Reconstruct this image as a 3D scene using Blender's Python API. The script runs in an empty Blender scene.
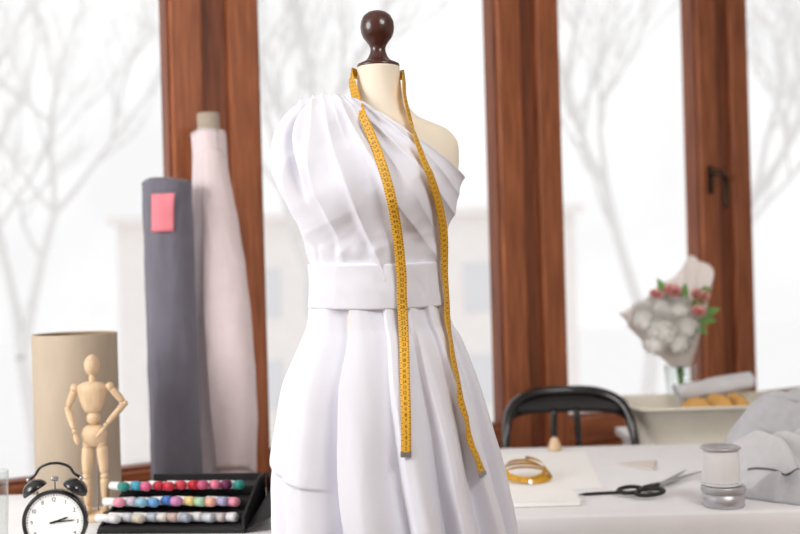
import bpy, bmesh, math, random
from mathutils import Vector, Matrix, noise
from mathutils.bvhtree import BVHTree
random.seed(4)
pi=math.pi
scene=bpy.context.scene
try:
    scene.view_settings.view_transform='Standard'
    scene.view_settings.look='None'
except Exception: pass

# ------------------------------------------------------------ materials
def lin(c):
    c=c/255.0
    return c/12.92 if c<=.04045 else ((c+.055)/1.055)**2.4
def L(rgb): return tuple(lin(c) for c in rgb)+(1,)
def M(name,rgb,rough=.6,metal=0,var=.06,scale=18,bump=0.0,bscale=200,sheen=0,stretch=(1,1,1),trans=0,rgb2=None,coat=0):
    m=bpy.data.materials.new(name); m.use_nodes=True
    nt=m.node_tree; b=nt.nodes['Principled BSDF']
    tc=nt.nodes.new('ShaderNodeTexCoord'); mp=nt.nodes.new('ShaderNodeMapping')
    mp.inputs['Scale'].default_value=stretch
    nt.links.new(tc.outputs['Object'],mp.inputs['Vector'])
    n=nt.nodes.new('ShaderNodeTexNoise'); n.inputs['Scale'].default_value=scale; n.inputs['Detail'].default_value=6
    nt.links.new(mp.outputs[0],n.inputs['Vector'])
    r=nt.nodes.new('ShaderNodeValToRGB')
    r.color_ramp.elements[0].position=.3; r.color_ramp.elements[1].position=.7
    base=L(rgb)
    c0=tuple(x*(1-var) for x in base[:3])+(1,)
    c1=L(rgb2) if rgb2 else tuple(min(1,x*(1+var)) for x in base[:3])+(1,)
    r.color_ramp.elements[0].color=c0; r.color_ramp.elements[1].color=c1
    nt.links.new(n.outputs['Fac'],r.inputs[0]); nt.links.new(r.outputs[0],b.inputs['Base Color'])
    b.inputs['Roughness'].default_value=rough; b.inputs['Metallic'].default_value=metal
    if sheen: b.inputs['Sheen Weight'].default_value=sheen
    if coat: b.inputs['Coat Weight'].default_value=coat
    if bump:
        n2=nt.nodes.new('ShaderNodeTexNoise'); n2.inputs['Scale'].default_value=bscale; n2.inputs['Detail'].default_value=4
        nt.links.new(mp.outputs[0],n2.inputs['Vector'])
        bp=nt.nodes.new('ShaderNodeBump'); bp.inputs['Strength'].default_value=bump; bp.inputs['Distance'].default_value=.004
        nt.links.new(n2.outputs['Fac'],bp.inputs['Height']); nt.links.new(bp.outputs[0],b.inputs['Normal'])
    if trans:
        t=nt.nodes.new('ShaderNodeBsdfTranslucent'); x=nt.nodes.new('ShaderNodeMixShader'); x.inputs[0].default_value=trans
        nt.links.new(r.outputs[0],t.inputs[0]); nt.links.new(b.outputs[0],x.inputs[1]); nt.links.new(t.outputs[0],x.inputs[2])
        nt.links.new(x.outputs[0],nt.nodes['Material Output'].inputs[0])
    return m
def glassmat(name,tint=(1,1,1,1),k=.5,b0=.03):
    m=bpy.data.materials.new(name); m.use_nodes=True; nt=m.node_tree
    nt.nodes.remove(nt.nodes['Principled BSDF']); out=nt.nodes['Material Output']
    t=nt.nodes.new('ShaderNodeBsdfTransparent'); t.inputs[0].default_value=tint
    g=nt.nodes.new('ShaderNodeBsdfGlossy'); g.inputs['Roughness'].default_value=.03
    f=nt.nodes.new('ShaderNodeLayerWeight'); f.inputs[0].default_value=.5
    p=nt.nodes.new('ShaderNodeMath'); p.operation='POWER'; p.inputs[1].default_value=4
    q=nt.nodes.new('ShaderNodeMath'); q.operation='MULTIPLY_ADD'; q.inputs[1].default_value=k; q.inputs[2].default_value=b0
    x=nt.nodes.new('ShaderNodeMixShader')
    nt.links.new(f.outputs['Facing'],p.inputs[0]); nt.links.new(p.outputs[0],q.inputs[0]); nt.links.new(q.outputs[0],x.inputs[0])
    nt.links.new(t.outputs[0],x.inputs[1]); nt.links.new(g.outputs[0],x.inputs[2])
    nt.links.new(x.outputs[0],out.inputs[0]); return m

wood_v=M('wood_frame_vertical',(144,79,46),.42,var=.22,scale=9,rgb2=(180,107,66),stretch=(6,6,.5),bump=.12,bscale=60)
wood_h=M('wood_frame_horizontal',(140,77,46),.42,var=.22,scale=9,rgb2=(174,103,64),stretch=(.5,6,6),bump=.12,bscale=60)
wood_d=M('wood_mullion',(116,61,37),.5,var=.22,scale=9,rgb2=(144,81,50),stretch=(6,6,.5),bump=.12,bscale=60)
m_wall=M('wall_plaster',(226,220,212),.9,var=.03,bump=.1)
m_floor=M('floor_boards',(128,92,64),.5,var=.25,scale=5,stretch=(1,8,1),bump=.05)
m_ceil=M('ceiling_paint',(240,238,234),.9,var=.02)
m_dress=M('dress_cotton',(229,230,240),.95,var=.01,scale=6,bump=.06,bscale=150)
m_form=M('form_jersey',(238,227,209),.85,var=.02,bump=.05,bscale=600)
m_dark=M('dark_turned_wood',(66,32,25),.28,var=.35,scale=14,stretch=(3,3,.6),coat=.4)
m_cloth=M('tablecloth_linen',(240,240,243),.85,var=.015,bump=.06,bscale=150)
m_yel=M('tape_yellow',(230,172,44),.5,var=.06)
m_blk=M('black_ink',(28,24,18),.6,var=0.1)
m_chair=M('black_lacquer',(16,15,16),.22,var=.1,coat=.4)
m_metal=M('steel',(176,176,178),.28,metal=1,var=.05)
m_tin=M('brushed_tin',(200,200,205),.38,metal=.6,var=.04)
m_brass=M('dark_bronze',(70,52,40),.35,metal=.8,var=.1)
m_grey=M('roll_grey_fabric',(114,112,125),.9,var=.07,sheen=.25,bump=.15,bscale=250)
m_pink=M('roll_pink_fabric',(234,219,222),.85,var=.03,sheen=.2,bump=.08,bscale=120)
m_label=M('pink_label',(240,138,150),.7,var=.04)
m_card=M('cardboard_core',(186,172,156),.85,var=.06,scale=40)
m_kraft=M('kraft_board',(192,176,156),.8,var=.04,scale=30,stretch=(1,1,.3))
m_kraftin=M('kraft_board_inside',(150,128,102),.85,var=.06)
m_beech=M('beech_wood',(224,194,158),.5,var=.12,scale=30,stretch=(4,4,.6))
m_case=M('marker_case_nylon',(24,23,26),.7,var=.15,bump=.15,bscale=500)
m_white=M('white_plastic',(236,236,238),.4,var=.02)
m_paper=M('paper',(250,249,247),.8,var=.01)
m_thread=M('white_thread',(250,250,252),.8,var=.01,scale=80)
m_tray=M('tray_cream_enamel',(230,225,211),.35,var=.03)
m_heap=M('grey_melange_fabric',(190,190,195),.9,var=.05,scale=50,sheen=.2,bump=.1,bscale=300)
m_heap2=M('light_melange_fabric',(212,212,216),.9,var=.04,scale=50,sheen=.2,bump=.1,bscale=300)
m_heapd=M('dark_grey_zip',(84,84,88),.7,var=.1)
m_green=M('leaf_green',(118,164,88),.5,var=.25,trans=.3)
m_petalw=M('petal_white',(254,253,250),.7,var=.01,trans=.3)
m_petalp=M('petal_pink',(248,194,190),.7,var=.08,trans=.3)
m_wrap=M('wrap_tissue',(252,247,244),.75,var=.02,trans=.5)
m_ochre=M('ochre_scraps',(206,158,88),.8,var=.2)
m_bark=M('hazed_bark',(233,231,230),.95,var=.03)  # haze painted into the bark colour so branches stay faint
m_facade=M('hazed_facade',(244,239,236),.9,var=.02,scale=3)  # distance haze mixed into the facade colour
m_facwin=M('hazed_facade_window',(226,226,229),.6,var=.03)  # window tone paled by the same painted haze
m_street=M('street_pale',(247,246,246),.9,var=.02,scale=1)  # plain near-white street surface
m_glass=glassmat('window_glass',k=.02,b0=.002)
m_glass2=glassmat('vase_glass',(.95,.965,.96,1),.6)

# ------------------------------------------------------------ helpers
def mk(name,vs,fs,mat,smooth=True):
    me=bpy.data.meshes.new(name); me.from_pydata([tuple(v) for v in vs],[],fs)
    ob=bpy.data.objects.new(name,me); scene.collection.objects.link(ob)
    me.materials.append(mat)
    if smooth:
        for p in me.polygons: p.use_smooth=True
    return ob
def fixn(ob):
    bm=bmesh.new(); bm.from_mesh(ob.data); bmesh.ops.recalc_face_normals(bm,faces=bm.faces); bm.to_mesh(ob.data); bm.free(); return ob
def xf(ob,Mx): ob.data.transform(Mx); return ob
def box(name,c,s,mat,bev=.002,Mx=None,seg=2):
    bm=bmesh.new(); bmesh.ops.create_cube(bm,size=1)
    bmesh.ops.scale(bm,vec=s,verts=bm.verts); bmesh.ops.translate(bm,vec=c,verts=bm.verts)
    if bev: bmesh.ops.bevel(bm,geom=bm.edges[:],offset=bev,segments=seg,affect='EDGES',profile=.5)
    me=bpy.data.meshes.new(name); bm.to_mesh(me); bm.free(); me.materials.append(mat)
    ob=bpy.data.objects.new(name,me); scene.collection.objects.link(ob)
    if Mx: xf(ob,Mx)
    return ob
def lathe(name,prof,mat,Mx=None,n=48,smooth=True):
    vs=[];fs=[]
    for r,z in prof:
        for i in range(n):
            a=2*pi*i/n; vs.append((r*math.cos(a),r*math.sin(a),z))
    for j in range(len(prof)-1):
        for i in range(n):
            k=(i+1)%n; fs.append((j*n+i,j*n+k,(j+1)*n+k,(j+1)*n+i))
    ob=mk(name,vs,fs,mat,smooth)
    bm=bmesh.new(); bm.from_mesh(ob.data); bmesh.ops.remove_doubles(bm,verts=bm.verts,dist=1e-5)
    bmesh.ops.recalc_face_normals(bm,faces=bm.faces); bm.to_mesh(ob.data); bm.free()
    for p in ob.data.polygons: p.use_smooth=smooth
    if Mx: xf(ob,Mx)
    return ob
def cyl(name,r,z0,z1,mat,Mx=None,bev=.002,n=40):
    return lathe(name,[(0,z0),(r-bev,z0),(r-bev*.3,z0+bev*.3),(r,z0+bev),(r,z1-bev),(r-bev*.3,z1-bev*.3),(r-bev,z1),(0,z1)],mat,Mx,n)
def align(p,d):
    d=Vector(d).normalized(); return Matrix.Translation(p)@d.to_track_quat('Z','Y').to_matrix().to_4x4()
def cat(P,t):
    n=len(P); i=min(int(t),n-2); f=t-i
    p0=P[max(i-1,0)];p1=P[i];p2=P[i+1];p3=P[min(i+2,n-1)]
    return tuple(.5*((2*b)+(-a+c)*f+(2*a-5*b+4*c-d)*f*f+(-a+3*b-3*c+d)*f**3) for a,b,c,d in zip(p0,p1,p2,p3))
def tube(name,pts,rad,mat,n=12,per=8,flat=None,smoothpath=True):
    pts=[tuple(p) for p in pts]
    if not isinstance(rad,(list,tuple)): rad=[rad]*len(pts)
    Q=[p+(r,) for p,r in zip(pts,rad)]
    C=[cat(Q,i/per) for i in range((len(Q)-1)*per+1)] if smoothpath else Q
    vs=[];fs=[];up=None
    m=len(C)
    for i,c in enumerate(C):
        p=Vector(c[:3]); t=(Vector(C[min(i+1,m-1)][:3])-Vector(C[max(i-1,0)][:3])).normalized()
        if up is None:
            up=Vector((0,0,1)) if abs(t.z)<.9 else Vector((0,1,0))
        up=(up-t*up.dot(t)).normalized(); s=t.cross(up)
        for k in range(n):
            a=2*pi*k/n; fx=flat or 1
            vs.append(p+up*math.cos(a)*c[3]+s*math.sin(a)*c[3]*fx)
    for i in range(m-1):
        for k in range(n):
            k2=(k+1)%n; fs.append((i*n+k,i*n+k2,(i+1)*n+k2,(i+1)*n+k))
    fs.append(tuple(range(n))[::-1]); fs.append(tuple((m-1)*n+k for k in range(n)))
    return fixn(mk(name,vs,fs,mat))
def ell(name,c,s,mat,Mx=None,n=24):
    prof=[(math.sin(pi*i/16),-math.cos(pi*i/16)) for i in range(17)]
    ob=lathe(name,prof,mat,None,n); xf(ob,Matrix.Translation(c)@(Mx or Matrix())@Matrix.Diagonal((s[0],s[1],s[2],1))); return ob
def group(name,obs,loc=None):
    obs=[o for o in obs if o]
    if loc is None:
        v=Vector((0,0,0))
        for o in obs:
            v+=sum((Vector(b) for b in o.bound_box),Vector())/8
        loc=v/len(obs)
    e=bpy.data.objects.new(name,None); e.empty_display_size=.05; scene.collection.objects.link(e); e.location=loc
    for o in obs:
        o.parent=e; o.matrix_parent_inverse=Matrix.Translation(loc).inverted()
    return e
def ss(a,b,x):
    t=max(0,min(1,(x-a)/(b-a))); return t*t*(3-2*t)
def solidify(ob,th):
    m=ob.modifiers.new('thickness','SOLIDIFY'); m.thickness=th; m.offset=0
def crump(x,y,z):
    return -(abs(noise.noise(Vector((x,y,z))))*1.3+abs(noise.noise(Vector((x*2.1+5,y*2.1,z*2.1))))*.6)

# ------------------------------------------------------------ room: window wall, yawed 30.5 deg
YAW=math.atan(.59); WM=Matrix.Translation((0,3.9,0))@Matrix.Rotation(YAW,4,'Z')
def wbox(name,t0,t1,n0,n1,z0,z1,mat,bev=.004):
    o=box(name,((t0+t1)/2,(n0+n1)/2,(z0+z1)/2),(t1-t0,n1-n0,z1-z0),mat,bev); o.matrix_world=WM; return o
def wgroup(name,obs):
    e=bpy.data.objects.new(name,None); scene.collection.objects.link(e); e.matrix_world=WM
    for o in obs: o.parent=e; o.matrix_local=Matrix()
    return e
posts=[(-2.28,-1.99),(-.812,-.514),(.450,.740),(1.478,1.776),(2.80,3.09)]
ZB=.736; ZT=2.55; SW=.105
for i,(a,b) in enumerate(posts):
    o=wbox('trim_%d'%(i+1),a+SW-.002,b-SW+.002,.022,.13,.60,2.68,wood_d,.006)
for i in range(4):
    g0=posts[i][1]; g1=posts[i+1][0]
    obs=[]
    a0,a1=g0-SW,g1+SW
    obs.append(wbox('stile_a',a0,g0,0,.1,.62,ZT+.11,wood_v,.007))
    obs.append(wbox('stile_b',g1,a1,0,.1,.62,ZT+.11,wood_v,.007))
    obs.append(wbox('rail_bottom',g0,g1,.002,.1,.62,ZB-.012,wood_h,.006))
    obs.append(wbox('rail_top',g0,g1,.002,.1,ZT+.012,ZT+.11,wood_h,.006))
    obs.append(wbox('bead_a',g0-.002,g0+.010,.018,.08,ZB-.014,ZT+.014,wood_d,.003))
    obs.append(wbox('bead_b',g1-.010,g1+.002,.018,.08,ZB-.014,ZT+.014,wood_d,.003))
    obs.append(wbox('bead_c',g0+.009,g1-.009,.018,.08,ZB-.014,ZB,wood_d,.003))
    obs.append(wbox('bead_d',g0+.009,g1-.009,.018,.08,ZT,ZT+.014,wood_d,.003))
    pane=mk('pane',[(g0+.008,.036,ZB-.004),(g1-.008,.036,ZB-.004),(g1-.008,.036,ZT+.004),(g0+.008,.036,ZT+.004)],[(0,1,2,3)],m_glass,False)
    obs.append(pane)
    if i==2:
        hz=1.66; ht=g1+.045
        obs.append(wbox('handle_plate',ht-.016,ht+.016,-.008,.002,hz-.060,hz+.060,m_brass,.004))
        obs.append(tube('handle_lever',[(ht,-.004,hz+.030),(ht,-.045,hz+.030),(ht+.010,-.06,hz+.020),(ht+.035,-.06,hz-.02),(ht+.040,-.055,hz-.12)],[.013,.013,.014,.013,.010],m_brass))
    wgroup('window_%d'%(i+1),obs)
wbox('window_sill',-2.45,3.2,-.045,.13,.585,.618,wood_h,.008)
wbox('wall_back',-3.4,4.4,.03,.23,0,.584,m_wall,0)
wbox('wall_back_upper',-3.4,4.4,.03,.23,2.682,3.0,m_wall,0)
wbox('wall_back_left',-3.4,-2.285,.03,.23,.586,2.68,m_wall,0)
wbox('wall_back_right',3.095,4.4,.03,.23,.586,2.68,m_wall,0)
wbox('baseboard_back',-3.4,4.4,.012,.03,0,.1,wood_h,.003)
def slab(name,z0,z1,mat):
    P=[(-3.2,-1.8),(3.9,-1.8),(3.9,6.25),(-3.2,2.1)]
    vs=[(x,y,z) for z in (z0,z1) for x,y in P]
    fs=[(3,2,1,0),(4,5,6,7)]+[(i,(i+1)%4,4+(i+1)%4,4+i) for i in range(4)]
    return mk(name,vs,fs,mat,False)
slab('floor',-.05,0,m_floor); slab('ceiling',3.0,3.05,m_ceil)
box('wall_right',(3.85,2.2,1.5),(.1,8.0,3.0),m_wall,0)
box('wall_front',(.3,-1.85,1.5),(7.0,.1,3.0),m_wall,0)

# ------------------------------------------------------------ outdoors: street below, bare trees and facade in painted haze tones
def tree(name,base,h,seed):
    rnd=random.Random(seed); vs=[];fs=[]
    def seg_(a,b,r0,r1):
        d=(b-a).normalized(); u=d.orthogonal().normalized(); v=d.cross(u); o=len(vs)
        for p,r in ((a,r0),(b,r1)):
            for k in range(6):
                t=2*pi*k/6; vs.append(p+u*math.cos(t)*r+v*math.sin(t)*r)
        for k in range(6): fs.append((o+k,o+(k+1)%6,o+6+(k+1)%6,o+6+k))
    def grow(p,d,ln,r,lv):
        if lv==0: return
        q=p
        for s in range(3):
            d2=(d+Vector((rnd.uniform(-.16,.16),rnd.uniform(-.16,.16),rnd.uniform(-.02,.12)))).normalized()
            nq=q+d2*ln/3; seg_(q,nq,r*(1-.12*s),r*(1-.12*(s+1))); q=nq; d=d2
            if s>0 and 1<lv<6:
                dd=(d+Vector((rnd.uniform(-1,1),rnd.uniform(-1,1),rnd.uniform(-.1,.6)))*.9).normalized()
                grow(q,dd,ln*.6,r*.45,lv-1 if lv>2 else 1)
        for k in range(2):
            dd=(d+Vector((rnd.uniform(-.7,.7),rnd.uniform(-.7,.7),rnd.uniform(-.1,.4)))).normalized()
            grow(q,dd,ln*.74,r*.6,lv-1)
    grow(Vector(base),Vector((0,0,1)),h,h*.045,6)
    return mk(name,vs,fs,m_bark)
tree('bare_tree',(-6.0,18.5,-4.0),4.0,3)
tree('bare_tree.001',(-1.3,20.5,-4.0),4.0,8)
tree('bare_tree.002',(4.0,19.5,-4.0),3.9,15)
tree('bare_tree.003',(9.0,21.5,-4.0),4.0,22)
fo=[box('facade',(-1.5,33,-.6),(13,3,6.8),m_facade,0)]
for i in range(8):
    for j in range(2):
        fo.append(box('facade_window',(-6.8+1.5*i,31.48,-1.9+2.6*j),(.8,.06,1.4),m_facwin,.01))
fo.append(box('facade_cornice',(-1.5,31.4,2.85),(13.4,.5,.25),m_facade,.03))
group('distant_house',fo)
mk('street_ground',[(-60,7.5,-4.02),(60,7.5,-4.02),(60,90,-4.02),(-60,90,-4.02)],[(0,1,2,3)],m_street,False)

# ------------------------------------------------------------ tables with cloths
def tablecloth(name,x0,x1,y0,y1,z,drop,seed):
    prof=[(y1,z-.06),(y1,z-.004),(y1-.004,z)]
    k=30
    for i in range(1,k): prof.append((y1+(y0-y1)*i/k,z))
    prof+= [(y0+.01,z),(y0+.004,z-.002),(y0,z-.007)]
    for i in range(1,16): prof.append((y0-.004*ss(0,6,i),z-.007-drop*i/15))
    n=160; vs=[];fs=[]
    for j in range(n+1):
        x=x0+(x1-x0)*j/n
        for (y,zz) in prof:
            d=max(0,z-zz-.004)
            w=noise.noise(Vector((x*5+seed,1.3,seed)))*.6+.4*math.sin(x*17+seed)
            yy=y
            if y<y0+.001 and d>0: yy=y-abs(w)*.05*ss(0,.3,d)
            h=0
            if d<=0: h=.0006*noise.noise(Vector((x*6,y*6,seed)))
            vs.append((x,yy,zz+h))
    m=len(prof)
    for j in range(n):
        for i in range(m-1): fs.append((j*m+i,(j+1)*m+i,(j+1)*m+i+1,j*m+i+1))
    return fixn(mk(name,vs,fs,m_cloth))
def table(name,x0,x1,y0,y1,seed,drop=.42):
    z=.75
    obs=[tablecloth('tablecloth',x0,x1,y0,y1,z,drop,seed),
         box('top',((x0+x1)/2,(y0+y1)/2,z-.018),(x1-x0-.01,y1-y0-.012,.03),m_white,.003)]
    for k,(x,y) in enumerate([(x0+.06,y0+.08),(x1-.06,y0+.08),(x0+.06,y1-.06),(x1-.06,y1-.06)]):
        obs.append(box('leg_%d'%(k+1),(x,y,.358),(.045,.045,.716),m_white,.004))
    obs.append(box('apron_back',((x0+x1)/2,y1-.06,z-.07),(x1-x0-.16,.02,.07),m_white,.002))
    return group(name,obs)
table('work_table',-.29,1.55,2.540,3.50,1.7)
table('work_table.001',-1.55,-.30,1.98,2.975,5.2)

# ------------------------------------------------------------ dress form
Y0=2.15
F=[(.98,-.040,.140,.105),(1.06,-.042,.148,.115),(1.16,-.044,.132,.105),(1.25,-.045,.118,.088),(1.30,-.046,.115,.085),
(1.35,-.046,.119,.088),(1.40,-.044,.129,.096),(1.45,-.040,.143,.104),(1.50,-.037,.153,.105),(1.54,-.036,.156,.096),
(1.57,-.036,.153,.084),(1.592,-.035,.135,.074),(1.606,-.033,.105,.068),(1.618,-.032,.078,.062),(1.635,-.031,.060,.056),
(1.66,-.031,.047,.050),(1.69,-.031,.042,.045),(1.717,-.031,.041,.043)]
def FP(s,th):
    z,cx,a,b=cat(F,s)
    c,sn=math.cos(th),math.sin(th)
    x=cx+a*c; y=Y0-b*sn
    if sn>0:
        for sg in (-1,1):
            y-=.022*sn*math.exp(-((x-cx-sg*.064)/.05)**2-((z-1.465)/.055)**2)
    z+= .010*ss(.0,1,-c)*ss(9,11,s)*(1-ss(13,15,s))
    return Vector((x,y,z))
def FN(s,th):
    e=.02
    ds=FP(min(s+e,16.99),th)-FP(max(s-e,0),th); dt=FP(s,th+e)-FP(s,th-e)
    n=dt.cross(ds)
    n.normalize()
    o=FP(s,th)-Vector((-.036,Y0,FP(s,th).z-.02))
    if n.dot(o)<0: n=-n
    return n
vs=[];fs=[];n=96;rows=17*6+1
for j in range(rows):
    for i in range(n): vs.append(FP(j/6*.99999,2*pi*i/n))
for j in range(rows-1):
    for i in range(n):
        k=(i+1)%n; fs.append((j*n+i,j*n+k,(j+1)*n+k,(j+1)*n+i))
fs.append(tuple(range(n))); fs.append(tuple((rows-1)*n+i for i in range(n)))
torso=fixn(mk('torso',vs,fs,m_form))
NX,NY=-.031,Y0
T=Matrix.Translation((NX,NY,0))
fin=lathe('finial',[(0,1.716),(.040,1.716),(.0415,1.719),(.0405,1.723),(.032,1.727),(.024,1.731),(.019,1.737),(.015,1.747),(.0145,1.754),(.017,1.760),(.019,1.763),
 (.0225,1.768),(.0280,1.775),(.0315,1.784),(.0328,1.794),(.0315,1.806),(.026,1.817),(.0175,1.8235),(.008,1.8265),(0,1.827)],m_dark,T)
pole=cyl('pole',.017,.05,.985,m_dark,T)
base=lathe('stand_base',[(0,0),(.17,0),(.175,.01),(.17,.022),(.12,.03),(.05,.04),(.03,.06),(.025,.1),(0,.1)],m_dark,T)
group('dress_form',[torso,fin,pole,base])

# ------------------------------------------------------------ dress
def zc(x): return 1.659-.8*(x+.084)
def puff(s,th):
    c=-math.cos(th)
    return .031*ss(.0,.9,c)*ss(5.5,9,s)*(1-ss(12.5,15,s)) + .006*ss(0,.8,c)*ss(4.5,7,s)*(1-ss(13,15,s))
def ridge(d,w):
    q=abs(d)/(w*.30 if d<0 else w)
    return math.exp(-q*1.15)*(1+q*.55) if q<8 else 0
BF=[(50,52,2.8,1.1),(44.5,46.0,2.6,.6),(38,41,3.2,1.0),(32.5,34,2.6,.55),(24,29.5,3.6,1.05),(15.5,20.5,2.8,.65),(5,14,3.6,1.0),(-5,5,3.0,.65),(-16,-4,4.0,.9),(-29,-12,4.5,.6)]
def bod(s,th):
    p=FP(s,th); nn=FN(s,th)
    x,z=p.x,p.z
    front=ss(-.25,.25,math.sin(th))
    dx,dz=x+.13,1.70-z
    ang=math.degrees(math.atan2(dx,dz)); r=math.hypot(dx,dz)
    t=ss(.05,.42,r)
    ang+=2.8*noise.noise(Vector((ang*.05,z*6,2.2)))
    A=min(.0165,r*.095)*(1-.45*ss(.25,.38,r))
    h=0
    for k,(a0,a1,w,am) in enumerate(BF):
        c=a0*(1-t)+a1*t
        am2=am*max(0,.75+1.1*noise.noise(Vector((k*3.7,z*4.2,1))) )
        h+=am2*ridge(ang-c,w*(1+.25*t))
    off=.0035+front*A*min(h,1.5)
    off+= .004*noise.noise(Vector((x*14,p.y*14,z*9)))*(1-front*.5)
    off+=.004*math.exp(-((z-1.362)/.018)**2)*(.6+1.2*noise.noise(Vector((math.cos(th)*6,math.sin(th)*6,3))))
    u=x*.80+z*.60; v=-x*.6+z*.8
    off+=.0026*(crump(u*11+p.y*6,v*17,3.3)+.6)*(.4+.6*front)
    c=-math.cos(th)
    if c>0:
        e=math.sin(th)-.52+(z-1.55)*1.4
        wdw=ss(1.44,1.53,z)*(1-ss(1.60,1.635,z))
        off-= .022*math.exp(-((e)/.06)**2)*wdw
        off+= .008*(1-ss(-.15,0,e))*wdw
        off+=.008*math.exp(-((e-.10)/.06)**2)*wdw
    off+=puff(s,th)
    off=max(off,.003)
    return p+nn*off
n=520; K=230; vs=[];fs=[]
for i in range(n):
    th=2*pi*i/n
    s=6.5
    while s<15.4:
        p=FP(s,th)
        if p.z>zc(p.x): break
        s+=.01
    for j in range(K+1):
        sj=4.1+(s-4.1)*j/K
        vs.append(bod(sj,th))
W_=K+1
for i in range(n):
    k=(i+1)%n
    for j in range(K): fs.append((i*W_+j,k*W_+j,k*W_+j+1,i*W_+j+1))
bodice=fixn(mk('bodice',vs,fs,m_dress)); solidify(bodice,.002)

# waistband
vs=[];fs=[];n=400
Z0b,Z1b=1.254,1.3385
prof=[(Z0b+.001,-.012),(Z0b,.0),(Z0b+.0012,.0022)]+[(Z0b+.0012+(Z1b-Z0b-.0024)*i/30,.0025) for i in range(1,30)]+[(Z1b-.0012,.0022),(Z1b,0),(Z1b-.001,-.012)]
for i in range(n):
    th=2*pi*i/n
    for (z,o) in prof:
        t=(z-Z0b)/(Z1b-Z0b)
        cx=-.0455*(1-t)+-.0465*t; a=.1320*(1-t)+.1285*t-.002*math.sin(pi*max(0,min(1,t))); b=.102*(1-t)+.1010*t
        wr=.0012*noise.noise(Vector((math.cos(th)*3+z*12,math.sin(th)*3,z*25)))+.0018*(crump(math.cos(th)*3+z*9,math.sin(th)*3,z*14)+.5)
        zz=z+.002*math.cos(th*2+.5)
        vs.append((cx+(a+o+wr)*math.cos(th),Y0-(b+o+wr)*math.sin(th),zz))
W_=len(prof)
for i in range(n):
    k=(i+1)%n
    for j in range(W_-1): fs.append((i*W_+j,k*W_+j,k*W_+j+1,i*W_+j+1))
band=fixn(mk('waistband',vs,fs,m_dress))

# skirt
S=[(1.262,-.0455,.1315,.101),(1.22,-.043,.141,.110),(1.189,-.0405,.1565,.122),(1.111,-.0435,.1885,.148),(1.034,-.041,.207,.166),
(.937,-.0375,.2255,.182),(.813,-.027,.2365,.198),(.6,-.020,.245,.21),(.35,-.018,.25,.22),(.14,-.018,.255,.225)]
edges=[(-14,-16,.6),(22,14,1.0),(44,32,1.0),(63,54,1.1),(83,79,.85),(112,111,1.4),(150,146,.35),(188,186,.7),(214,214,1),(240,240,1),(268,268,1),(296,296,1),(322,322,1)]
def skirt(t,th):
    z,cx,a,b=cat(S,t)
    d=math.degrees(th)
    low=1-ss(.80,1.25,z)
    drift=3.4*noise.noise(Vector((math.cos(th)*1.4,math.sin(th)*1.4,z*2.8)))*(.3+low)
    E=[(e0*(1-low)+e1*low,am) for e0,e1,am in edges]
    lo=E[0][0]; d2=(d+drift-lo)%360+lo
    A=.0125+.038*low
    disp=0
    for e in range(len(E)):
        e0,am=E[e]; e1=E[e+1][0] if e+1<len(E) else lo+360
        if e0<=d2<e1:
            f=(d2-e0)/(e1-e0)
            wd=min(1,26/(e1-e0))
            rm=ss(0,.075,f)
            disp=-A*am*(1-ss(.03,.78*wd+.10,f))*rm
            disp+=.20*A*math.sin(pi*f)*low
            break
    side=abs(math.cos(th))**3
    disp*=1-.35*side
    disp+=.005*low*math.sin(math.radians(d)*4+1.0+z*2)*(1-side)
    disp+=.0055*(.4+low)*noise.noise(Vector((math.cos(th)*3,math.sin(th)*3,z*4+3)))
    disp+=.0042*(.3+low)*(crump(math.cos(th)*2.6+z*3.6,math.sin(th)*2.6,z*4.2+1)+.6)
    ez=.945+.0006*(d-150)
    disp-=.006*ss(118,128,d)*(1-ss(205,215,d))*(1-ss(ez-.006,ez,z))
    return (cx+(a+disp)*math.cos(th),Y0-(b+disp)*math.sin(th),z)
n=800; K=340; vs=[];fs=[]
for j in range(K+1):
    t=9*j/K*.99999
    for i in range(n): vs.append(skirt(t,2*pi*i/n))
for j in range(K):
    for i in range(n):
        k=(i+1)%n; fs.append((j*n+i,j*n+k,(j+1)*n+k,(j+1)*n+i))
sk=fixn(mk('skirt',vs,fs,m_dress))
bpy.context.view_layer.update()
group('white_dress',[bodice,band,sk])
def bvh(o):
    return BVHTree.FromPolygons([v.co.copy() for v in o.data.vertices],[tuple(p.vertices) for p in o.data.polygons])
trees=[bvh(o) for o in (bodice,band,sk,torso)]
def fronty(x,z):
    best=None
    for t in trees:
        h=t.ray_cast(Vector((x,1.0,z)),Vector((0,1,0)))
        if h[0] is not None and (best is None or h[0].y<best): best=h[0].y
    return best

# ------------------------------------------------------------ glyphs
def glyph(ch):
    cu=bpy.data.curves.new('t','FONT'); cu.body=ch; cu.size=1; cu.resolution_u=2
    ob=bpy.data.objects.new('t',cu); scene.collection.objects.link(ob)
    bpy.context.view_layer.update(); dg=bpy.context.evaluated_depsgraph_get()
    me=bpy.data.meshes.new_from_object(ob.evaluated_get(dg))
    v=[(q.co.x,q.co.y) for q in me.vertices]; f=[tuple(p.vertices) for p in me.polygons]
    bpy.data.objects.remove(ob); bpy.data.meshes.remove(me)
    x0=min(a for a,b in v);x1=max(a for a,b in v)
    return [(a-x0,b) for a,b in v],f,x1-x0
G={c:glyph(c) for c in '0123456789'}
def number(sx):
    V=[];Fc=[];x=0
    for c in sx:
        v,f,w=G[c]; o=len(V)
        V+= [(a+x,b-.35) for a,b in v]; Fc+=[tuple(i+o for i in q) for q in f]; x+=w+.1
    x-=.1
    return [(a-x/2,b) for a,b in V],Fc

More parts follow.
